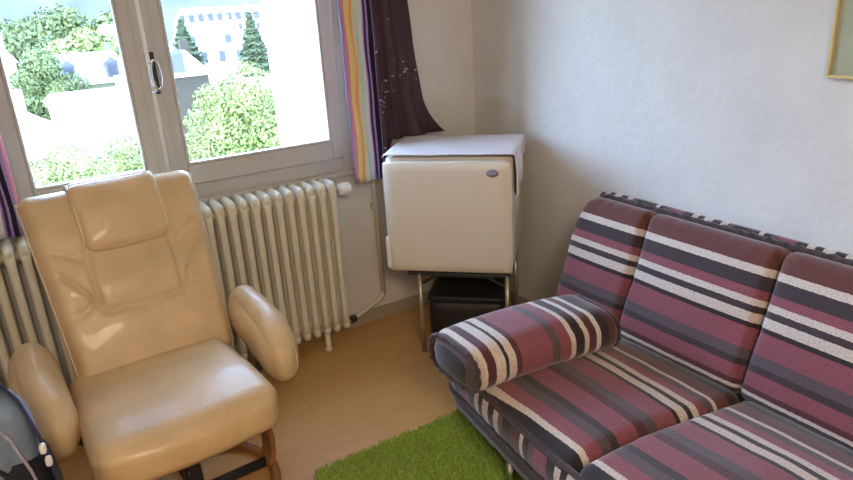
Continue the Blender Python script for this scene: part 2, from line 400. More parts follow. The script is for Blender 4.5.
def purple_mat():
    m = mat('purple_voile', hexc(64, 42, 52), .75, vary=.18, vscale=14)
    n = m.node_tree.nodes; l = m.node_tree.links; b = n['Principled BSDF']; src = b.inputs['Base Color'].links[0].from_socket
    uv = n.new('ShaderNodeUVMap'); vo = n.new('ShaderNodeTexVoronoi'); vo.inputs['Scale'].default_value = 60; l.new(uv.outputs[0], vo.inputs['Vector'])
    lt = n.new('ShaderNodeMath'); lt.operation = 'LESS_THAN'; lt.inputs[1].default_value = .27; l.new(vo.outputs['Distance'], lt.inputs[0])
    no = n.new('ShaderNodeTexNoise'); no.inputs['Scale'].default_value = 7; l.new(uv.outputs[0], no.inputs['Vector'])
    gt = n.new('ShaderNodeMath'); gt.operation = 'GREATER_THAN'; gt.inputs[1].default_value = .56; l.new(no.outputs[0], gt.inputs[0])
    mu = n.new('ShaderNodeMath'); mu.operation = 'MULTIPLY'; l.new(lt.outputs[0], mu.inputs[0]); l.new(gt.outputs[0], mu.inputs[1])
    mx = n.new('ShaderNodeMix'); mx.data_type = 'RGBA'; l.new(mu.outputs[0], mx.inputs[0]); l.new(src, mx.inputs[6]); mx.inputs[7].default_value = (.36, .32, .36, 1)
    l.new(mx.outputs[2], b.inputs['Base Color'])
    return m
pur = purple_mat()
def flare(q, t, w):
    k = max(0, (1-w))**2.2
    q.x += t**1.5*.075*k + (t**3)*.03*(1-w)
    if t > .6:
        kk = max(0, 1-w*7)**2*((t-.6)/.4)**1.5
        q.x += .085*kk; q.y -= .02*kk
    return q
c = curtain('purple_curtain', [(1.40, 2.765, 0), (1.585, 2.775, 0)], .80, 2.35, pur, fold=.014, nf=3.5, ns=90, nz=60, flare=flare,
            z0fn=lambda t: .80 if t < .25 else (.80+(t-.25)/.15*.145 if t < .4 else .945))
tag(c, 'dark purple curtain with silver dotted embroidery hanging onto the fridge', 'curtain')
c = curtain('purple_curtain', [(-.46, 2.72, 0), (-.25, 2.725, 0)], .84, 2.35, pur, fold=.014, nf=3, ns=60)
tag(c, 'dark curtain at the far left of the window', 'curtain')

# ------------------------------------------------------------------ fridge on its stand
A = Vector((1.268, 2.478, 0)); B = Vector((1.661, 2.091, 0)); fw = (B-A).length; fang = math.atan2(B.y-A.y, B.x-A.x)
FZ = .42; FH = .515; FD = .44
fr = empty('small_fridge', (A.x, A.y, FZ), fang)    # local x to the right along the front, y to the back
vs, fs = rbox((fw, FD-.045, FH-.01), .012, 8); MB().add([v+Vector((fw/2, .045+(FD-.045)/2, (FH-.01)/2+.002)) for v in vs], fs).build('cabinet', fridge_white, fr, smooth=True)
vs, fs = rbox((fw, .038, FH-.02), .010, 8); dr = MB().add([v+Vector((fw/2, .019, (FH-.02)/2+.002)) for v in vs], fs).build('door', fridge_white, fr, smooth=True)
MB().box(.01, fw-.01, .038, .045, .02, FH-.03).build('door_seal', dark_m, fr)
vs, fs = rbox((.020, .022, .15), .009, 6); MB().add([v+Vector((.006, -.008, .095)) for v in vs], fs).build('handle', plastic_w, dr, smooth=True)
bd = MB(); Mb = Matrix.Translation((fw-.078, -.001, FH-.065))@Matrix.Rotation(PI/2, 4, 'X')
bd.lathe([(.001, .004), (.024, .004), (.026, .002), (.026, -.002)][::-1], 24, Mb); bd.v = [((x-(fw-.078))*1.0+(fw-.078), y, (z-(FH-.065))*.62+(FH-.065)) for x, y, z in bd.v]
b_ = bd.build('badge', mat('badge_blue', hexc(128, 120, 158), .35), dr, smooth=True); b_['label'] = 'oval blue-grey badge'
bd = MB()
for i, (x0_, w_) in enumerate(((-.014, .006), (-.005, .008), (.006, .007))): bd.box(fw-.078+x0_, fw-.078+x0_+w_, -.0068, -.0045, FH-.068, FH-.062)
bd.build('lettering', mat('badge_pale', hexc(176, 172, 190), .4), b_)
MB().box(.05, fw-.05, .06, FD-.04, -.012, .004).build('base_plate', dark_m, fr)
tag(fr, 'small off-white tabletop fridge standing diagonally in the corner', 'fridge')
# cloth over the top
def cloth_top():
    nx, ny = 60, 40; vs = []; X0, X1 = -.004, fw+.006; drop_l = .008; drop_r = .19; Y0, Y1 = .030, FD+.005
    top = FH+.004
    segs = []
    for j in range(ny+1):
        for i in range(nx+1):
            s = -drop_l + (X1-X0+drop_l+drop_r)*i/nx
            y = Y0+(Y1-Y0)*j/ny
            w = .5+.5*math.sin(y*26+1)
            if s < 0: x_, z_ = X0, top+s*(.4+.6*w)
            elif s <= X1-X0: x_, z_ = X0+s, top+.003*noise.noise(Vector((s*7, y*9, 0)))+.002
            else:
                d = s-(X1-X0); x_ = X1+.010*math.sin(y*30)*min(1, d*12)+.004; z_ = top-d*(.70+.30*math.sin(y*9+.5))
            vs.append((x_, y, z_))
    fs = [(j*(nx+1)+i, j*(nx+1)+i+1, (j+1)*(nx+1)+i+1, (j+1)*(nx+1)+i) for j in range(ny) for i in range(nx)]
    return vs, fs
vs, fs = cloth_top(); o = obj('fridge_cloth', vs, fs, cloth_white); o.location = fr.location; o.rotation_euler = fr.rotation_euler
sm = o.modifiers.new('solid', 'SOLIDIFY'); sm.thickness = .003; sm.offset = 1
tag(o, 'thin white cloth lying over the fridge top and hanging down its right side', 'cloth')
st = empty('fridge_stand', (A.x, A.y, 0), fang)
for lx, ly in ((.125, .04), (fw-.03, .04), (.125, FD-.04), (fw-.03, FD-.04)):
    MB().tube([(lx, ly, 0), (lx, ly, FZ-.02)], .0115, 12).build('leg', metal_m, st, smooth=True)
m = MB(); m.box(.07, fw-.02, .03, FD-.02, FZ-.032, FZ-.014); m.build('top_frame', dark_m, st, bevel=.004)
m = MB(); m.tube([(.135, .05, FZ-.075), (.20, .05, FZ-.035), (fw-.12, .05, FZ-.035), (fw-.05, .05, FZ-.075)], .007, 8); m.tube([(.125, .04, FZ-.03), (.25, .2, FZ-.065), (fw-.03, FD-.04, FZ-.03)], .006, 8); m.build('brace', dark_m, st, smooth=True)
tag(st, 'low metal stand with pale legs under the fridge', 'stand')
# plain dark box, stand-in for an unreadable dark patch below the stand
cr = empty('dark_box', (A.x, A.y, 0), fang)
vs, fs = rbox((.355, .27, .24), .03, 8, puff=(.005, .01, .0)); MB().add([v+Vector((.322, .225, .121)) for v in vs], fs).build('body', black_m, cr, smooth=True)
vs, fs = rbox((.365, .29, .03), .012, 6); MB().add([v+Vector((.322, .225, .253)) for v in vs], fs).build('lid', black_m, cr, smooth=True)
tag(cr, 'plain low black box on the floor beneath the fridge stand', 'box')

# ------------------------------------------------------------------ armchair
ch = empty('armchair', (.232, 2.05, 0), math.radians(4))
# seat: x across, y back, z up (front is -y)
def seat_fn(p, u):
    x, y, z = p
    kz = min(1, max(0, (z+.05)/.12)); kz = kz*kz*(3-2*kz)
    z -= kz*math.exp(-((y-.10)/.014)**2)*.008*(1-u[0]**4)           # seam across the seat
    if y < -.05:
        k = (-.05-y)/.2
        z -= .020*max(0, k)**1.6*kz
        y -= .030*(1-u[0]**2)*max(0, k)
    z += .05*(-y)*.6
    x *= 1+.04*(-y/.25)
    return (x, y, z)
vs, fs = rbox((.53, .53, .17), (.045, .05, .05), 30, puff=(.0, .012, .014), fn=seat_fn)
MB().add([Vector(v)+Vector((-.020, -.008, .385)) for v in vs], fs).build('seat', leather, ch, smooth=True)
# underside valance / frame
m = MB().box(-.20, .20, -.17, .22, .285, .325); m.build('seat_frame', dark_m, ch, bevel=.01)
# backrest built upright then leaned back
def back_fn(p, u):
    x, y, z = p           # z 0 at centre, y front is -
    v = z/.70+.5
    x *= .90+.13*v
    if u[1] < 0:
        f = (1-u[0]**4)*(1-u[2]**6)
        g = 0
        ax = abs(x)
        def groove(d, w=.007): return math.exp(-(d/w)**2)
        def seg(x0, v0, x1, v1, w=.0055, dpt=.013):
            X, Z = x, v*.70; a0 = Vector((x0, v0*.70)); a1 = Vector((x1, v1*.70)); dd = a1-a0
            t = max(0, min(1, ((Vector((X, Z))-a0).dot(dd))/dd.length_squared)); return dpt*math.exp(-(((Vector((X, Z))-(a0+dd*t)).length)/w)**2)
        def poly(q, w=.0055, dpt=.013): return max(seg(q[i][0], q[i][1], q[i+1][0], q[i+1][1], w, dpt) for i in range(len(q)-1))
        g = poly([(-.13, .37), (0, .352), (.13, .37)], dpt=.024)
        for sx_ in (-1, 1):
            g = max(g, poly([(sx_*.135, .66), (sx_*.138, .50), (sx_*.13, .37)], dpt=.015))
            g = max(g, poly([(sx_*.13, .37), (sx_*.155, .44), (sx_*.19, .52), (sx_*.23, .585), (sx_*.275, .62)], dpt=.021))
            g = max(g, poly([(sx_*.15, .42), (sx_*.20, .38), (sx_*.275, .36)], dpt=.012))
            g = max(g, poly([(sx_*.14, .62), (sx_*.20, .68), (sx_*.27, .72)], dpt=.012))
        y += g*f
        y -= .016*f*math.exp(-((v-.22)/.18)**2)+.012*f*math.exp(-((v-.50)/.10)**2)
        y += .006*noise.noise(Vector((x*9, v*7, 1)))*f
    y += .05*max(0, v-.75)**1.5*2.2
    return (x, y, z)
vs, fs = rbox((.57, .13, .70), (.045, .06, .045), 76, puff=(0, .012, 0), fn=back_fn)
lean = Matrix.Translation((.020, .165, .418))@Matrix.Rotation(-math.radians(25.5), 4, 'X')
BK = MB().add([lean@(Vector(v)+Vector((0, .065, .335))) for v in vs], fs).build('backrest', leather, ch, smooth=True)
def edge_piping(pts, r, name, parent, m=leather_pipe, closed=False):
    return MB().tube(pts, r, 8, closed=closed).build(name, m, parent, smooth=True)
for sx in (-1, 1):
    pts = []
    for v in np.linspace(.04, .97, 24):
        xx = sx*(.285*(.90+.13*v)-.004); yy = .0+.05*max(0, v-.75)**1.5*2.2-.055+.028
        pts.append(lean@Vector((xx, yy+.065, (v-.5)*.70+.335)))
    edge_piping(pts, .0045, 'side_piping', BK)
# head pillow draped over the top
def head_fn(p, u):
    x, y, z = p
    x *= 1.0-.06*(z/.24+.5)*-1
    z += -.010*(1-u[0]**2) if u[2] < 0 else 0
    return (x, y, z)
vs, fs = rbox((.275, .045, .235), (.03, .02, .035), 18, puff=(0, .014, 0), fn=head_fn)
HP = MB().add([lean@(Vector(v)+Vector((.005, -.012+.0*v[2], .565))+Vector((0, .10*max(0, v[2]-.03), 0))) for v in vs], fs)
vs, fs = rbox((.275, .14, .035), (.03, .03, .016), 12, puff=(0, 0, .006))
HP.add([lean@(Vector(v)+Vector((.005, .085, .684))) for v in vs], fs)
HPo = HP.build('headrest_pillow', leather, BK, smooth=True)
for sx in (-1, 1):
    pts = [lean@Vector((.005+sx*.137, yy, zz)) for yy, zz in ((-.020, .47), (-.024, .53), (-.022, .60), (-.010, .65), (.02, .688), (.07, .698), (.13, .69))]
    edge_piping(pts, .0055, 'pillow_piping', HPo)
# arms
def make_arm(sx):
    def arm_fn(p, u):
        x, y, z = p                     # y -: front
        t = (y+.24)/.48                 # 0 front .. 1 rear
        x *= .90+.14*math.sin(PI*min(1, max(0, .1+.8*t)))
        z *= .86+.16*math.sin(PI*min(1, max(0, .15+.7*t)))
        z += -.07*(.6-t) - .05*max(0, .35-t)
        x += sx*(.014*math.sin(PI*t)+.010*t)
        if z > 0: z += .004*noise.noise(Vector((x*20, y*14, sx*3)))
        return (x, y, z)
    vs, fs = rbox((.128, .445, .195), (.060, .085, .085), 22, puff=(.008, .012, .012), fn=arm_fn)
    o = MB().add([Vector(v)+Vector((sx*.336, .105-.02*sx, .485)) for v in vs], fs).build('armrest', leather, ch, smooth=True)
    # piping ring round the outer rim
    pts = []
    for a in np.linspace(0, 2*PI, 40, endpoint=False):
        yy = .236*math.copysign(abs(math.cos(a))**.8, math.cos(a)); zz = .098*math.copysign(abs(math.sin(a))**.8, math.sin(a))
        q = arm_fn((0, yy*.985, zz), (0, 0, 0)); pts.append((sx*(.336+.044), q[1]*.90+.105-.02*sx, q[2]*.92+.485))
    edge_piping(pts, .004, 'armrest_piping', o, closed=True)
    # bracket down to the frame
    m = MB().tube([(sx*.18, .08, .31), (sx*.28, .08, .31), (sx*.33, .08, .36), (sx*.34, .08, .45)], .016, 10); m.build('arm_bracket', dark_m, ch, smooth=True)
make_arm(-1); make_arm(1)
# bentwood base: ring on the floor and two bowed uprights
m = MB(); ring = [(.265*math.cos(a), .265*math.sin(a)-.02, .019) for a in np.linspace(0, 2*PI, 48, endpoint=False)]
m.tube(ring, .018, 10, closed=True); m.v = [(x, y, max(0.0005, z)) for x, y, z in m.v]; m.build('base_ring', wood_m, ch, smooth=True)
for sx in (-1, 1):
    prof = [(.205, .31), (.245, .275), (.272, .21), (.283, .14), (.278, .07), (.262, .022)]
    m = MB(); vs = []
    for r_, z_ in prof:
        for dy, dr in ((-.045, 0), (.045, 0), (.045, -.018), (-.045, -.018)): vs.append((sx*(r_+dr), dy-.02, z_))
    fs = [(i*4+k, i*4+(k+1) % 4, (i+1)*4+(k+1) % 4, (i+1)*4+k) for i in range(len(prof)-1) for k in range(4)]+[(0, 1, 2, 3), tuple(len(prof)*4-4+k for k in range(4))]
    o = m.add(vs, fs).build('bentwood_upright', wood_m, ch, bevel=.004)
m = MB(); m.tube([(0, -.02, .02), (0, -.02, .285)], .03, 14); m.tube([(-.25, -.02, .025), (.25, -.02, .025)], .018, 8); m.tube([(0, -.27, .025), (0, .23, .025)], .018, 8); m.build('swivel_column', dark_m, ch, smooth=True)
tag(ch, 'beige leather reclining armchair in front of the radiator', 'armchair')

# ------------------------------------------------------------------ bag beside the chair
bg_ = empty('travel_bag', (-.335, 1.72, 0), math.radians(-8))
vs, fs = rbox((.42, .24, .56), (.09, .09, .10), 16, puff=(.02, .03, .02)); MB().add([Vector(v)+Vector((0, 0, .285)) for v in vs], fs).build('body', bag_black, bg_, smooth=True)
vs, fs = rbox((.38, .22, .34), (.09, .09, .10), 14, puff=(.02, .02, .03)); tp = MB().add([Vector(v)+Vector((-.005, .0, .52)) for v in vs], fs).build('top_flap', bag_grey, bg_, smooth=True)
pts = [(.19*math.cos(a), -.0+.11*math.sin(a), .445+.02*math.cos(a*2)) for a in np.linspace(0, 2*PI, 40, endpoint=False)]
vs = []; 
for x_, y_, z_ in pts: vs += [(x_*1.09, y_*1.22, z_-.022), (x_*1.12, y_*1.28, z_+.022)]
N = len(pts); MB().add(vs, [(2*i, 2*((i+1) % N), 2*((i+1) % N)+1, 2*i+1) for i in range(N)]).build('zip_band', bag_navy, bg_, smooth=True).modifiers.new('s', 'SOLIDIFY').thickness = .006
def band(pts, w, name, m):
    vs = []
    P = [Vector(p) for p in pts]
    for i, p in enumerate(P):
        t = (P[min(i+1, len(P)-1)]-P[max(i-1, 0)]).normalized(); s_ = t.cross(Vector((1, .2, .1))).normalized()*w/2
        vs += [p-s_, p+s_]
    o = MB().add(vs, [(2*i, 2*i+2, 2*i+3, 2*i+1) for i in range(len(P)-1)]).build(name, m, bg_, smooth=True)
    o.modifiers.new('s', 'SOLIDIFY').thickness = .005
band([(.08, .05, .712), (.14, .03, .695), (.185, .0, .64), (.212, -.03, .56), (.226, -.05, .47), (.232, -.06, .36), (.232, -.06, .22)], .045, 'shoulder_strap', bag_navy)
band([(.06, -.07, .700), (.12, -.085, .672), (.168, -.092, .60), (.192, -.098, .52), (.205, -.105, .45)], .022, 'side_strap', strap_m)
band([(.10, -.135, .44), (.16, -.128, .455), (.205, -.10, .44), (.228, -.07, .38), (.236, -.06, .28)], .05, 'side_strap', strap_m)
band([(.02, -.10, .66), (.10, -.13, .60), (.17, -.135, .52), (.20, -.12, .44)], .022, 'compression_strap', bag_black)
for p in ((.222, -.065, .545), (.228, -.07, .515)):
    vs, fs = rbox((.014, .018, .022), .005, 4); MB().add([Vector(v)+Vector(p) for v in vs], fs).build('buckle', plastic_w, bg_, smooth=True)
bg_.scale = (1, 1, 1.12)
tag(bg_, 'black and pale blue-grey travel bag on the floor left of the armchair', 'bag')

# ------------------------------------------------------------------ sofa
SY0, SY1 = .05, 1.79
so = empty('sofa', (1.4, (SY0+SY1)/2, 0))
def sbuild(vs, fs, name, m, uvfn=None, parent=so):
    vs = [Vector(v) for v in vs]
    uvs = [uvfn(v) for v in vs] if uvfn else None
    o = obj(name, [v-so.location for v in vs], fs, m, parent, True, uvs); return o
def wob(v, k=14, a=.004): return a*noise.noise(Vector((v[0]*k, v[1]*k, v[2]*k)))
# seat cushions
def bend(v):
    """far end of the front edge curves in towards the wall"""
    k = max(0, (v.y-.95)/.84)
    w = min(1, max(0, (1.60-v.x)/.55))
    return Vector((v.x+.085*k**1.3*w, v.y, v.z))
def seat_cushion(ya, yb, endr):
    yc = (ya+yb)/2; ln = yb-ya
    def fn(p, u):
        x, y, z = p
        if u[2] > 0:
            z -= .006*math.exp(-((x+.16)/.012)**2)
            z += .004*noise.noise(Vector((x*10, (y+yc)*10, 0)))
        z -= .075*max(0, (x+.15)/.50)
        if endr and u[1] > .3 and x < 0: y -= .05*(max(0, -x)/.33)**3*u[1]
        return (x, y, z)
    vs, fs = rbox((.74, ln, .12), (.045, .035, .045), 28, puff=(0, .0, .014), fn=fn)
    vs = [bend(Vector(v)+Vector((1.365, yc, .362))) for v in vs]
    return sbuild(vs, fs, 'seat_cushion', seat_fab, lambda v: (1.71-v.x, v.y))
seat_cushion(1.035, SY1, True); seat_cushion(.28, 1.03, False)
# boxed border beneath the cushion lip
def border_strip():
    prof = [(.012, .388), (-.004, .372), (-.010, .345), (-.008, .315), (0, .29), (.012, .275)]
    prof2 = [(.020, .262), (.014, .235), (.018, .195), (.045, .165), (.09, .15)]
    pth = []
    for y in np.linspace(SY0, SY1-.10, 50): pth.append((0, y, 0))
    for a in np.linspace(0, PI/2, 10)[1:]: pth.append((.10*(1-math.cos(a)), SY1-.10+.10*math.sin(a), a))
    for x in np.linspace(.12, .58, 12): pth.append((x, SY1, PI/2))
    def sweep(prof, name, m):
        vs, uvs = [], []; s = 0; prev = None
        for px, py, a in pth:
            if prev: s += math.hypot(px-prev[0], py-prev[1])
            prev = (px, py)
            for o_, Z in prof:
                vs.append(bend(Vector((.998+px+o_*math.cos(a), py-o_*math.sin(a), Z+.002*math.sin(s*70))))); uvs.append((s, Z))
        n = len(prof); fs = [(i*n+k, (i+1)*n+k, (i+1)*n+k+1, i*n+k+1) for i in range(len(pth)-1) for k in range(n-1)]
        o = obj(name, [v-so.location for v in vs], fs, m, so, True, uvs)
        sm = o.modifiers.new('s', 'SOLIDIFY'); sm.thickness = .012; sm.offset = -1
    sweep(prof, 'seat_border', edge_fab); sweep(prof2, 'lower_border', under_fab)
    for zz, off, nm in ((.392, .002, 'upper_piping'), (.268, .004, 'lower_piping')):
        m = MB(); m.tube([bend(Vector((.998+off*math.cos(a)+px, py-off*math.sin(a), zz)))-so.location for px, py, a in pth], .009, 8); m.build(nm, roll_fab, so, smooth=True)
border_strip()
vs, fs = rbox((.56, SY1-SY0-.10, .17), .03, 12); sbuild([Vector(v)+Vector((1.42, (SY0+SY1)/2-.01, .215)) for v in vs], fs, 'base', dark_fab)
m = MB()
for yy in (SY0+.30, 1.448):
    pass
for lx in (1.12, 1.58):
    for ly in (SY0+.3, 1.44):
        o = MB().lathe([(.020, 0), (.024, .004), (.022, .03), (.014, .05), (.014, .13)], 14, Matrix.Translation(Vector((lx, ly, 0.0105))-so.location)).build('leg', chrome, so, smooth=True)
# back cushions, leaned
bang = math.radians(20)
BL = .488
def back_cushion(ya, yb, last):
    yc = (ya+yb)/2; ln = yb-ya
    def fn(p, u):
        x, y, z = p    # x thickness (front -), z along height
        x += -.006*math.sin((y+yc)*90)*max(0, abs(u[2])-.75)*2*(1 if u[0] < 0 else 0)
        if u[0] < 0:
            x += .006*math.exp(-((z+.02)/.012)**2)
            x -= .004*noise.noise(Vector((y*10, z*10, yc)))
        if last and u[1] > 0: y -= .05*max(0, u[2])**3*u[1]
        return (x, y, z)
    vs, fs = rbox((.12, ln, BL), (.045, .03, .04), 26, puff=(.016, 0, 0), fn=fn)
    # base front edge at x 1.60, z .40 ; lean about y
    R_ = Matrix.Translation((1.69, yc, .335))@Matrix.Rotation(bang, 4, 'Y')@Matrix.Translation((.065, 0, BL/2))
    uvs = [((BL/2-Vector(v).z)+.01, Vector(v).y+yc) for v in vs]
    return obj('back_cushion', [R_@Vector(v)-so.location for v in vs], fs, back_fab, so, True, uvs)
for a, b, l_ in ((1.560, 1.90, True), (1.056, 1.556, False), (.552, 1.052, False), (.06, .548, False)): back_cushion(a, b, l_)
# shell behind the cushions with its patterned rim
def back_shell():
    R_ = Matrix.Translation((1.69, 0, .335))@Matrix.Rotation(bang, 4, 'Y')
    vs, fs = rbox((.055, 1.87, BL+.035), (.025, .03, .03), 20)
    vs = [R_@(Vector(v)+Vector((.155, .988, BL/2+.012))) for v in vs]
    uvs = [(v.y, v.z) for v in vs]
    obj('back_shell', [v-so.location for v in vs], fs, edge_fab, so, True, uvs)
    # ruffled welt along the top and down the far end
    pts = []
    for y in np.linspace(.07, 1.87, 90): pts.append(R_@Vector((.125+.004*math.sin(y*160), y, BL+.006+.003*math.sin(y*120))))
    for t in np.linspace(0, 1, 30)[1:]: pts.append(R_@Vector((.125+.004*math.sin(t*60), 1.87+.046*math.sin(min(1, t*6)*PI/2), BL+.006-.42*t**1.1)))
    MB().tube([p-so.location for p in pts], .012, 8).build('back_welt', roll_fab, so, smooth=True)
back_shell()
# bolster arm
def bolster(yc, flip=1):
    def fn(p, u):
        x, y, z = p
        t = u[0]*.5+.5
        z += .010*math.sin(t*PI)-.02*(t-.5)
        y += -.03*(t-.5)*flip
        if u[0] < 0: x -= .015*(1-u[1]**2)
        z += .004*noise.noise(Vector((x*12, y*12, 5)))
        return (x, y, z)
    vs, fs = rbox((.57, .27, .145), (.035, .07, .06), 26, puff=(.01, .006, .012), fn=fn)
    c_ = Vector((1.268, yc, .480))
    uvs = [(v[0]+.30+.035, v[1]+v[2]) for v in vs]
    o = obj('arm_bolster', [Vector(v)+c_-so.location for v in vs], fs, arm_fab, so, True, uvs)
    for xe, sg in ((-.270, -1), (.270, 1)):
        pts = []
        for a in np.linspace(0, 2*PI, 60, endpoint=False):
            ca, sa = math.cos(a), math.sin(a)
            y_ = .130*math.copysign(abs(ca)**.7, ca); z_ = .066*math.copysign(abs(sa)**.7, sa)
            q = fn((xe+.003*math.sin(a*18), y_, z_), (xe/.285, 0, 0)); pts.append(Vector(q)+c_-so.location)
        MB().tube(pts, .009, 8, closed=True).build('bolster_welt', roll_fab, o, smooth=True)
bolster(1.525); bolster(.20, -1)
tag(so, 'mauve, cream and dark striped sofa bed along the right wall', 'sofa')

# ------------------------------------------------------------------ rug
rug = empty('rug', (1.1, .95, 0))
RX0, RX1, RY0, RY1 = .60, 1.62, .20, 1.885
gm = mat('rug_green', hexc(160, 184, 72), .9, vary=.35, vscale=90, sheen=.2)
MB().box(RX0-1.1, RX1-1.1, RY0-.95, RY1-.95, .001, .010).build('backing', gm, rug)
n = 60000
px_ = np.random.uniform(RX0-1.1, RX1-1.1, n); py_ = np.random.uniform(RY0-.95, RY1-.95, n)
px_[:42000] = np.random.uniform(RX0-1.1, 1.28-1.1, 42000); py_[:42000] = np.random.uniform(1.15-.95, RY1-.95, 42000)
ang_ = np.random.uniform(0, 2*PI, n); ln_ = np.random.uniform(.016, .034, n); tilt = np.random.uniform(.1, .9, n); az = np.random.uniform(0, 2*PI, n)
w_ = .0028
vv = np.zeros((n, 4, 3))
dx, dy = np.cos(ang_)*w_, np.sin(ang_)*w_
vv[:, 0] = np.stack([px_-dx, py_-dy, np.full(n, .008)], 1); vv[:, 1] = np.stack([px_+dx, py_+dy, np.full(n, .008)], 1)
tx = px_+np.cos(az)*ln_*np.sin(tilt); ty = py_+np.sin(az)*ln_*np.sin(tilt); tz = .008+ln_*np.cos(tilt)
vv[:, 2] = np.stack([tx+dx*.6, ty+dy*.6, tz], 1); vv[:, 3] = np.stack([tx-dx*.6, ty-dy*.6, tz], 1)
me = bpy.data.meshes.new('pile'); me.vertices.add(n*4); me.vertices.foreach_set('co', vv.reshape(-1)); me.loops.add(n*4); me.loops.foreach_set('vertex_index', np.arange(n*4, dtype=np.int32))
me.polygons.add(n); me.polygons.foreach_set('loop_start', np.arange(0, n*4, 4, dtype=np.int32)); me.polygons.foreach_set('loop_total', np.full(n, 4, dtype=np.int32)); me.update(); me.validate()
me.materials.append(gm); o = bpy.data.objects.new('pile', me); col.objects.link(o); o.parent = rug; o['kind'] = 'stuff'
tag(rug, 'bright green shaggy rug reaching under the sofa', 'rug')

# ------------------------------------------------------------------ framed picture on the right wall
pf = empty('framed_picture', (XR, .88, 1.274))
m = MB(); Wp, Hp = .42, .56; e = .009   # runs from y=+.20 (far side) to y=-.22
ya, yb_ = -.222, .198
m.box(-.022, -.001, ya, ya+e, 0, Hp); m.box(-.022, -.001, yb_-e, yb_, 0, Hp); m.box(-.022, -.001, ya+e, yb_-e, 0, e); m.box(-.022, -.001, ya+e, yb_-e, Hp-e, Hp)
m.build('frame', gold_m, pf, bevel=.002)
MB().box(-.012, -.003, ya+e, yb_-e, e, Hp-e).build('mat_board', mat('mat_board', hexc(186, 184, 160), .6, vary=.05), pf)
MB().box(-.014, -.011, ya+.09, yb_-.085, .10, Hp-.09).build('print', mat('print', hexc(168, 180, 184), .5, vary=.25, vscale=18), pf)
MB().box(-.0175, -.0155, ya+e, yb_-e, e, Hp-e).build('pane', glass, pf)
tag(pf, 'framed picture with olive mount hanging on the right wall above the sofa', 'picture')

# ------------------------------------------------------------------ outside
GZ = -17.0
grass = mat('town_ground', (.12, .15, .06), 1, vary=.3, vscale=.2)
MB().box(-150, 220, 5, 400, GZ-.5, GZ).build('ground', grass)['kind'] = 'structure'
leafs = {}
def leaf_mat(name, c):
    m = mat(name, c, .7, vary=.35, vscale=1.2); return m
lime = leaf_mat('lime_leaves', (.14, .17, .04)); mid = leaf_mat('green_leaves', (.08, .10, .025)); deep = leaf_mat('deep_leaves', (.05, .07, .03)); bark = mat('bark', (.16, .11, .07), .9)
def leaves_mesh(blobs, n, size, rng):
    tot = sum(b[3]**2 for b in blobs); V_ = []
    for (bx_, by_, bz_, br_, sq) in blobs:
        k = int(n*br_**2/tot)
        d = rng.normal(size=(k, 3)); d /= np.linalg.norm(d, axis=1)[:, None]
        rad_ = br_*rng.uniform(.72, 1.05, (k, 1)); p = d*rad_; p[:, 2] *= sq; p += [bx_, by_, bz_]
        a = rng.normal(size=(k, 3)); a /= np.linalg.norm(a, axis=1)[:, None]; b = np.cross(a, d+rng.normal(size=(k, 3))*.3); b /= np.linalg.norm(b, axis=1)[:, None]
        s = size*rng.uniform(.6, 1.3, (k, 1))
        V_.append(np.stack([p-a*s-b*s*.5, p+a*s-b*s*.5, p+a*s+b*s*.5, p-a*s+b*s*.5], 1))
    V_ = np.concatenate(V_); return V_
def add_leaf_obj(name, V_, m, parent):
    n = len(V_); me = bpy.data.meshes.new(name); me.vertices.add(n*4); me.vertices.foreach_set('co', V_.reshape(-1)); me.loops.add(n*4); me.loops.foreach_set('vertex_index', np.arange(n*4, dtype=np.int32))
    me.polygons.add(n); me.polygons.foreach_set('loop_start', np.arange(0, n*4, 4, dtype=np.int32)); me.polygons.foreach_set('loop_total', np.full(n, 4, dtype=np.int32)); me.update(); me.validate(); me.materials.append(m)
    o = bpy.data.objects.new(name, me); col.objects.link(o); o.parent = parent; return o
def tree(name, label, u, v_top, depth, rad_, hgt_, m, n=7000, leaf=.13, seed=0, group=None, nb=14):
    top = at(u, v_top, depth); r = empty(name, (top.x, top.y, GZ)); H = top.z-GZ
    rng = np.random.default_rng(seed); bl = []
    for i in range(nb):
        a = rng.uniform(0, 2*PI); q = rng.uniform(.1, .72)*rad_; zz = rng.uniform(0, 1)
        rr = rad_*rng.uniform(.30, .5); z = H-hgt_+rr+(hgt_-2*rr)*zz; k = math.sqrt(max(.15, 1-(2*zz-1)**2*.8))
        bl.append((math.cos(a)*q*k, math.sin(a)*q*k, z, rr, .85))
    bl.append((0, 0, H-rad_*.45, rad_*.45, 1)); 
    add_leaf_obj('crown', leaves_mesh(bl, n, leaf, rng), m, r)
    t = MB().tube([(0, 0, 0), (.1, 0, H*.4), (0, .1, H*.85)], [rad_*.12, rad_*.09, rad_*.03], 8)
    for b_i in bl[:6]: t.tube([(0, 0, max(.5, H-hgt_)*.9), (b_i[0]*.5, b_i[1]*.5, (H-hgt_)*.3+b_i[2]*.7-.2), (b_i[0], b_i[1], b_i[2])], [rad_*.06, rad_*.04, rad_*.015], 6)
    t.build('trunk', bark, r, smooth=True)
    tag(r, label, 'tree', group)
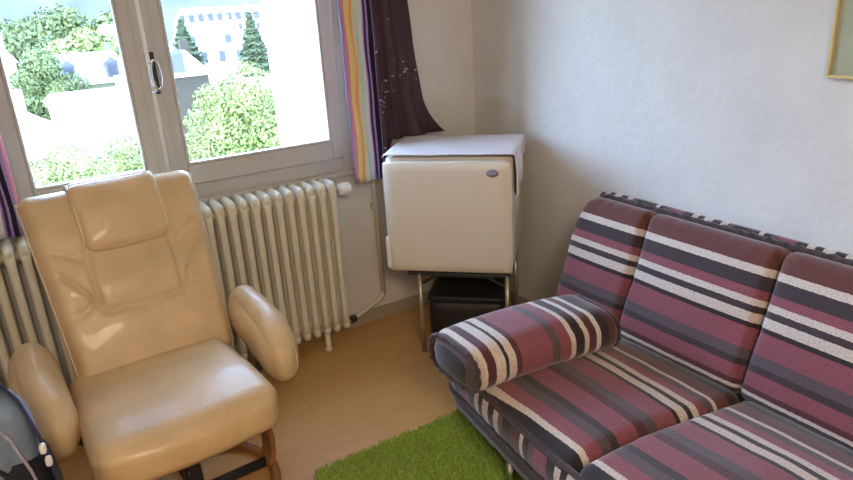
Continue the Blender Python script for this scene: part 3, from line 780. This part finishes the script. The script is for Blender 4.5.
def conifer(label, u, v_top, v_bot, depth, halfw, m, seed):
    top = at(u, v_top, depth); r = empty('conifer', (top.x, top.y, GZ)); H = top.z-GZ; crown = (at(u, v_top, depth)-at(u, v_bot, depth)).length*1.25
    rng = np.random.default_rng(seed); n = 5000
    t_ = rng.uniform(0, 1, n)**.6; a = rng.uniform(0, 2*PI, n); tier = 1-.35*((t_*9) % 1)
    q = halfw*1.35*t_*tier*rng.uniform(.55, 1, n)
    p = np.stack([np.cos(a)*q, np.sin(a)*q, H-t_*crown-q*.25], 1); d = np.stack([np.cos(a), np.sin(a), -.4+0*a], 1); b = np.stack([-np.sin(a), np.cos(a), .0*a], 1)+rng.normal(size=(n, 3))*.3
    s = halfw*.12*rng.uniform(.6, 1.4, (n, 1)); add_leaf_obj('crown', np.stack([p-d*s-b*s*.5, p+d*s-b*s*.5, p+d*s+b*s*.5, p-d*s+b*s*.5], 1), m, r)
    MB().tube([(0, 0, 0), (0, 0, H-.3)], [halfw*.18, .03], 8).build('trunk', bark, r, smooth=True)
    tag(r, label, 'tree', None)
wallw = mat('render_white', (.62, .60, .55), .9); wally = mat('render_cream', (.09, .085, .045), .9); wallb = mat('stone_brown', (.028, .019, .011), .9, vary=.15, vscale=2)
roofg = mat('roof_slate_pale', (.40, .40, .42), .55, vary=.06, vscale=1); roofd = mat('roof_grey', (.05, .05, .07), .6, vary=.15, vscale=1); winm = mat('house_window', (.01, .012, .02), .3)
def house(name, label, u, v, depth, w, d, hr, rot, wall, roof, dormers=0, wins=0, z_eave=None, dw=.9, rise=.7, gable=False, cat='house'):
    """(u, v) = middle of the front eave"""
    e = at(u, v, depth); r = empty(name, (e.x, e.y, GZ), rot); H = e.z-GZ
    MB().box(-w/2, w/2, 0, d, 0, H).build('wall', wall, r)
    ov = .35
    if gable:
        vs = [(-w/2-ov, -ov, H-.2), (w/2+ov, -ov, H-.2), (w/2+ov, d+ov, H-.2), (-w/2-ov, d+ov, H-.2), (0, -ov, H+hr), (0, d+ov, H+hr)]
        fs = [(0, 4, 5, 3), (1, 2, 5, 4), (0, 1, 4), (2, 3, 5), (0, 3, 2, 1)]
    else:
        vs = [(-w/2-ov, -ov, H-.1), (w/2+ov, -ov, H-.1), (w/2+ov, d+ov, H-.1), (-w/2-ov, d+ov, H-.1), (-w/2+hr*.4, d/2, H+hr), (w/2-hr*.4, d/2, H+hr)]
        fs = [(0, 1, 5, 4), (2, 3, 4, 5), (1, 2, 5), (3, 0, 4), (0, 3, 2, 1)]
    MB().add(vs, fs).build('roof', roof, r)
    for i in range(dormers):
        xx = -w/2+w*(i+.5)/dormers
        zb = H+hr*.12
        dm = MB().box(xx-dw/2, xx+dw/2, d*.02, d*.35, zb, zb+dw*1.25); dm.add([(xx-dw*.65, d*.0, zb+dw*1.25), (xx+dw*.65, d*.0, zb+dw*1.25), (xx, 0, zb+dw*1.8), (xx-dw*.65, d*.4, zb+dw*1.25), (xx+dw*.65, d*.4, zb+dw*1.25), (xx, d*.4, zb+dw*1.8)], [(0, 1, 2), (0, 2, 5, 3), (1, 4, 5, 2), (3, 5, 4)])
        do = dm.build('dormer', roofd if roof is roofg else roof, r)
        MB().box(xx-dw*.33, xx+dw*.33, d*.02-.06, d*.02-.005, zb+dw*.15, zb+dw*1.1).build('window', winm, do)
    for i in range(wins):
        xx = -w/2+w*(i+.5)/wins
        MB().box(xx-.45, xx+.45, -.05, .02, H-2.1, H-.6).build('window', winm, r)
    MB().box(w*.28, w*.28+.7, d*.5, d*.5+.6, H, H+hr+.9).build('chimney', wall, r)
    tag(r, label, cat)
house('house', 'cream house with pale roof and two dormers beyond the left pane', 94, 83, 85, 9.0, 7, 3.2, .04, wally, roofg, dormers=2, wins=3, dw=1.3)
house('house', 'low white house in front of the cream house', 98, 100, 62, 7.0, 5, .7, .0, wallw, roofg)
house('house', 'white gabled roof at the bottom left of the left pane', 30, 140, 46, 5.5, 8, 1.7, .45, wallw, roofg, gable=True)
house('house', 'white house half hidden by trees at the far left edge', -8, 64, 100, 5, 6, 2.5, .1, wallw, roofg)
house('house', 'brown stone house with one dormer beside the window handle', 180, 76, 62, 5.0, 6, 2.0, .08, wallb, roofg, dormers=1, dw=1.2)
house('house', 'white roofed house between the two conifers', 212, 47, 100, 10, 8, 3.2, -.12, wallw, roofg, wins=4, dormers=2, dw=.8)
house('house', 'pale house right of the pointed conifer', 270, 50, 120, 10, 8, 3.0, .1, wallw, roofg, wins=4)
house('house', 'small white roofed house behind the middle of the left pane', 122, 40, 118, 8, 7, 2.4, -.2, wallw, roofg, wins=2)
house('apartment_building', 'long pale building with a row of roof dormers on the skyline', 226, 22, 185, 24, 10, 4.0, -.10, wallw, roofg, dormers=10, wins=10, dw=1.2, cat='building')
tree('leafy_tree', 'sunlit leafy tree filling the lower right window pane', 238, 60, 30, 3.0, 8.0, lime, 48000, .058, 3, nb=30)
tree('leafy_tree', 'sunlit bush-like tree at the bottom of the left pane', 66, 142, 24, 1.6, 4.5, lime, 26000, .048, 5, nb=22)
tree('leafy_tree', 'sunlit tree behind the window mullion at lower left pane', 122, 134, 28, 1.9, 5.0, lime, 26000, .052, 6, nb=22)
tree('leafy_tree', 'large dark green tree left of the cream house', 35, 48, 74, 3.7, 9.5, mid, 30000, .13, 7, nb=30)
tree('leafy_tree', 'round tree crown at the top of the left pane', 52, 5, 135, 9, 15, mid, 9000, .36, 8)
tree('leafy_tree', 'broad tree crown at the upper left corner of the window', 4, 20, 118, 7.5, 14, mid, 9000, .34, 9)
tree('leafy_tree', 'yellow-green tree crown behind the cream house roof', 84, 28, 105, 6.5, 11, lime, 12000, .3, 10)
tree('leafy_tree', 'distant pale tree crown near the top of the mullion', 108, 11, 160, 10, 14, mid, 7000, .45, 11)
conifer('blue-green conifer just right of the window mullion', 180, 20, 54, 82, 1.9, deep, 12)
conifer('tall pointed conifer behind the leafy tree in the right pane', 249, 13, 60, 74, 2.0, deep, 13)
# wooded hills
hm = mat('hazed_wooded_hill', (.055, .062, .070), 1, vary=.35, vscale=.06)  # bluish distance haze is put into this base colour
def hill(name, x0, x1, y, h, seed):
    nx, ny = 60, 14; vs = []
    for j in range(ny+1):
        for i in range(nx+1):
            X = x0+(x1-x0)*i/nx; t = j/ny; Y_ = y+t*120
            vs.append((X, Y_, GZ+(h+GZ*-1)*math.sin(t*PI/2)*(1+.25*noise.noise(Vector((X*.012, seed, 0)))+.1*noise.noise(Vector((X*.06, t*4, seed))))))
    fs = [(j*(nx+1)+i, j*(nx+1)+i+1, (j+1)*(nx+1)+i+1, (j+1)*(nx+1)+i) for j in range(ny) for i in range(nx)]
    o = obj(name, vs, fs, hm); o['kind'] = 'structure'
hill('hill', -300, 620, 260, 30, 1)
